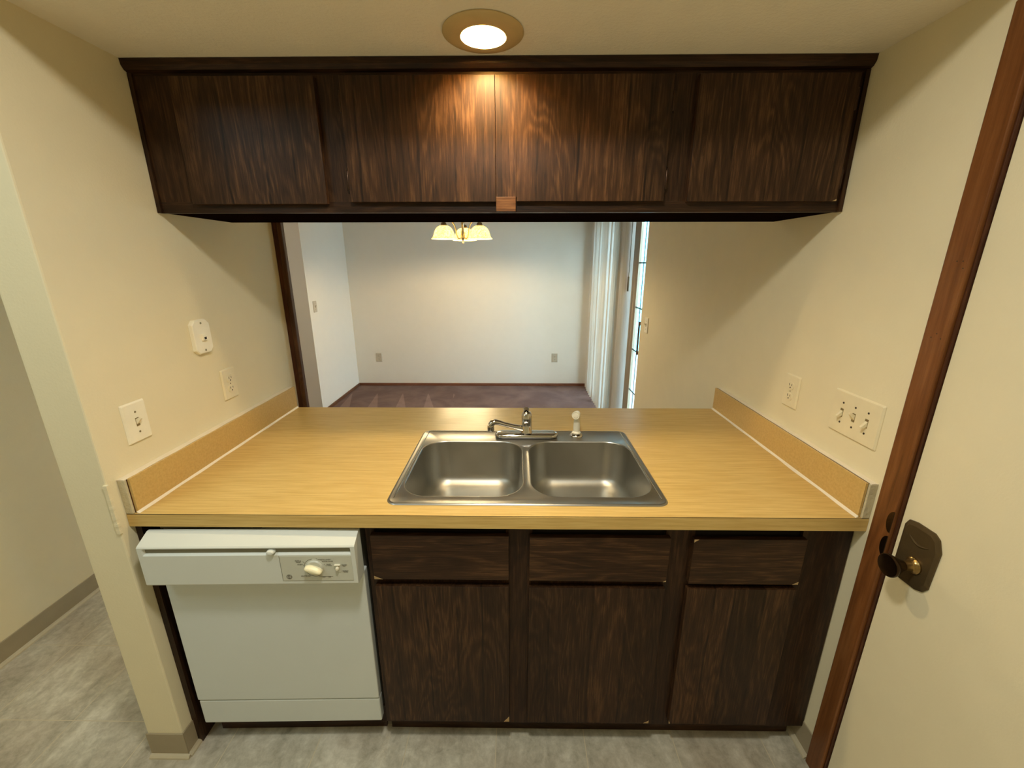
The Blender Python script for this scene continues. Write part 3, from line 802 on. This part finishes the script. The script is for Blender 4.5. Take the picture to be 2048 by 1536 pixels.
# ================================================================== WALL PLATES
def plate_body(W, Hh, o, mat, t=.006, r=None, z=0):
    L = []
    for ins, dy in ((0, 0), (.0005, .002), (.004, t)):
        L.append([(p[0], -dy, p[1]) for p in rrect(-W/2 + ins, W/2 - ins, -Hh/2 + ins, Hh/2 - ins, r if r else .003, 6 if r else 3)])
    return local_obj('cover_plate', B().loft(L), mat, o)
def local_obj(name, b, mat, parent, **kw):
    root = parent
    while root.parent is not None: root = root.parent
    loc = Vector(root['_loc']); bmesh.ops.translate(b.bm, vec=loc, verts=b.bm.verts[:])
    return obj(name, b, mat, parent, **kw)
def screw(parent, x, z, t=.006, dark=False, r=.0032):
    b = B().lathe([(r, t), (r*.8, t + .0010), (.0002, t + .0012)], (x, 0, z), (Vector((1,0,0)), Vector((0,0,1)), Vector((0,-1,0))), 14)
    return local_obj('screw', b, M['slot'] if dark else M['screw'], parent, smooth=True)
def outlet(label, loc, rot, mat, W=.078, Hh=.118, group=None):
    o = thing('wall_outlet', label, 'outlet', loc, rot, group)
    p = plate_body(W, Hh, o, mat)
    for zc_ in (.0195, -.0195):
        pts = []
        for k in range(28):
            t_ = 2*math.pi*k/28; pts.append((.0172*math.cos(t_), max(-.0125, min(.0125, .0172*math.sin(t_)))))
        rc = local_obj('receptacle', B().loft([[(x, -.0055, z + zc_) for x, z in pts], [(x*.97, -.0085, z*.97 + zc_) for x, z in pts]]), mat, o, smooth=False)
        sb = B().box(-.0075, -.0053, -.0089, -.0083, zc_ + .000, zc_ + .0085).box(.0053, .0072, -.0089, -.0083, zc_ + .0008, zc_ + .0078)
        sb.lathe([(.0026, .0083), (.0026, .0089)], (0, 0, zc_ - .0062), (Vector((1,0,0)), Vector((0,0,1)), Vector((0,-1,0))), 12)
        local_obj('slot', sb, M['slot'], rc)
    screw(p, 0, 0, r=.0026)
    return o
def toggle(o, x, up, mat):
    local_obj('toggle_slot', B().box(x - .0055, x + .0055, -.0068, -.0055, -.0125, .0125), M['slot'] if False else M['screw'], o)
    s_ = 1 if up else -1
    b = B(); L = []
    for hw, hz, yy_, zz in ((.0048, .0080, .006, .001*s_), (.0042, .0060, .012, .006*s_), (.0036, .0036, .019, .0115*s_), (.003, .0026, .021, .0125*s_)):
        L.append([(x - hw, -yy_, zz - hz), (x + hw, -yy_, zz - hz), (x + hw, -yy_, zz + hz), (x - hw, -yy_, zz + hz)])
    b.loft(L); local_obj('toggle', b, mat, o, bevel=.0006)
def switch(label, loc, rot, mat, ups=(True,), W=.078, Hh=.118, dark=False):
    o = thing('light_switch', label, 'light switch', loc, rot)
    p = plate_body(W, Hh, o, mat)
    n = len(ups)
    for i, u_ in enumerate(ups):
        x = (i - (n-1)/2)*.046
        toggle(o, x, u_, mat)
        screw(p, x, .030, dark=dark); screw(p, x, -.030, dark=dark)
    return o
e = .0004
outlet('cream outlet on the left wall beneath the phone jack', (XL + e, .506, 1.152), R90, M['plate'])
switch('white single light switch on the left wall near its front corner', (XL + e, .098, 1.155), R90, M['plate_white'])
ph = thing('phone_jack', 'white raised phone jack plate with clipped corners on the left wall', 'phone jack', (XL + e, .408, 1.350), R90)
L = []
for ins, dy in ((0, 0), (.001, .011), (.0035, .0135)):
    W_, H_ = .042 - ins, .059 - ins; c_ = .014
    L.append([(p[0], -dy, p[1]) for p in ((-W_ + c_, -H_), (W_ - c_, -H_), (W_, -H_ + c_), (W_, H_ - c_), (W_ - c_, H_), (-W_ + c_, H_), (-W_, H_ - c_), (-W_, -H_ + c_))])
pp = local_obj('cover_plate', B().loft(L), M['plate_white'], ph, bevel=.001)
jk = local_obj('jack', B().box(-.010, .010, -.020, -.0130, -.013, .009), M['plate_white'], ph, bevel=.001)
local_obj('jack_opening', B().box(-.004, .006, -.0206, -.0198, -.009, -.001), M['slot'], jk)
screw(pp, 0, .047, t=.0135, r=.004); screw(pp, 0, -.047, t=.0135, r=.004)
outlet('cream outlet on the right wall above the side splash', (XR - e, .411, 1.157), -R90, M['plate'])
switch('wide three-toggle switch plate on the right wall beside the door casing', (XR - e, .122, 1.166), -R90, M['plate'], (False, True, False), .178, .130, True)
switch('small light switch on the right wall beside the sliding glass door', (XR - e, 2.138, 1.141), -R90, M['plate_white'])
outlet('left outlet low on the far dining wall, near the corner', (-1.798, YF - e, .386), 0, M['plate_beige'])
outlet('right outlet low on the far dining wall, toward the blind', (.524, YF - e, .385), 0, M['plate_beige'])
switch('light switch on the narrow pale wall left of the far dining wall', (-2.1 + e, 3.398, 1.149), R90, M['plate_beige'])

# ================================================================== RECESSED LIGHT
rl = thing('recessed_light', 'lit round recessed can light in the ceiling over the sink', 'ceiling light', (lx, ly, CL))
L = []
for r_, dz_, oy in ((.100, -.0005, -.002), (.1005, -.003, -.002), (.096, -.0060, -.0015), (.078, -.0085, .0), (.062, -.0095, .003), (.057, -.0085, .0045), (.0555, -.002, .005)):
    L.append([(lx + r_*math.cos(2*math.pi*k/64), ly + oy + r_*math.sin(2*math.pi*k/64), CL + dz_) for k in range(64)])
obj('trim_ring', B().loft(L, False, False), M['trimring'], rl, smooth=True)
L = [[(lx + r_*math.cos(2*math.pi*k/48), ly + .005 + r_*math.sin(2*math.pi*k/48), CL + dz_) for k in range(48)] for r_, dz_ in ((.0550, -.004), (.057, .02), (.058, .10), (.04, .12), (.001, .121))]
obj('reflector', B().loft(L, False, False), M['reflector'], rl, smooth=True)
b = B().lathe([(.0002, .022), (.014, .024), (.026, .030), (.034, .040), (.036, .050), (.030, .070), (.018, .095), (.014, .115)], (lx, ly + .005, CL), 'z', 32)
obj('bulb', b, M['bulb'], rl, smooth=True)

# ================================================================== CHANDELIER
cx_, cyy, zr = -.468, 3.00, 1.796
chn = thing('chandelier', 'three-light chandelier with frosted bell shades hanging in the dining room', 'chandelier', (cx_, cyy, zr))
obj('canopy', B().lathe([(.065, 0), (.062, -.012), (.03, -.028), (.008, -.034)], (cx_, cyy, CH - .0005), 'z', 32), M['brassy'], chn, smooth=True)
b = B(); z = CH - .03; i = 0
while z > 1.99:
    a = R90*(i % 2); pts = [(cx_ + .007*math.cos(t_)*math.cos(a), cyy + .007*math.cos(t_)*math.sin(a), z - .012 + .014*math.sin(t_)) for t_ in [2*math.pi*k/10 for k in range(11)]]
    b.tube(pts, .0017, 6); z -= .022; i += 1
obj('chain', b, M['bronze'], chn, smooth=True)
b = B().lathe([(.003, .255), (.012, .235), (.007, .195), (.010, .175), (.016, .150), (.012, .120), (.009, .085), (.014, .060), (.020, .035), (.020, .012), (.010, .000), (.006, -.010), (.004, -.014)], (cx_, cyy, zr), 'z', 28)
obj('center_column', b, M['brassy'], chn, smooth=True)
b = B().lathe([(.0002, -.040), (.008, -.037), (.0115, -.028), (.008, -.019), (.004, -.012)], (cx_, cyy, zr), 'z', 20)
obj('finial', b, M['brassy'], chn, smooth=True)
for k in range(3):
    a = math.radians(-28 + 120*k); ca, sa = math.cos(a), math.sin(a)
    R_ = .182
    path = [(.014, .018), (.030, .006), (.048, .010), (.060, .035), (.066, .075), (.078, .118), (.104, .150), (.138, .166), (.168, .162), (R_, .140)]
    pp_ = []
    for j in range(len(path) - 1):
        for s_ in range(4):
            t_ = s_/4; pp_.append((path[j][0]*(1-t_) + path[j+1][0]*t_, path[j][1]*(1-t_) + path[j+1][1]*t_))
    pp_.append(path[-1])
    sm = [pp_[0]] + [((pp_[i-1][0]+pp_[i][0]*2+pp_[i+1][0])/4, (pp_[i-1][1]+pp_[i][1]*2+pp_[i+1][1])/4) for i in range(1, len(pp_)-1)] + [pp_[-1]]
    am = obj('arm', B().tube([(cx_ + p*ca, cyy + p*sa, zr + q_) for p, q_ in sm], .0055, 10), M['brassy'], chn, smooth=True)
    sxx, syy = cx_ + R_*ca, cyy + R_*sa
    b = B().lathe([(.010, .142), (.022, .134), (.026, .117), (.023, .112), (.0002, .111)], (sxx, syy, zr), 'z', 24)
    obj('socket_cup', b, M['bronze'], am, smooth=True)
    out = [(.022, .112), (.038, .110), (.057, .100), (.073, .083), (.084, .062), (.091, .040), (.097, .021), (.106, .007), (.115, .001)]
    inn = [(r_ - .003, h_ - .002) for r_, h_ in reversed(out)]
    sh = obj('glass_shade', B().lathe(out + inn, (sxx, syy, zr), 'z', 40, caps=False), M['shade'], chn, smooth=True)
    b = B().lathe([(.0002, .034), (.013, .039), (.022, .052), (.021, .066), (.012, .090), (.010, .110)], (sxx, syy, zr), 'z', 20)
    obj('bulb', b, M['bulb_small'], sh, smooth=True)
    lamp('chandelier_lamp', 'POINT', (sxx, syy, zr + .026), 19.5, (1.0, .79, .46), .02)

# clean up helper property
for o in COL.objects:
    if '_loc' in o: del o['_loc']
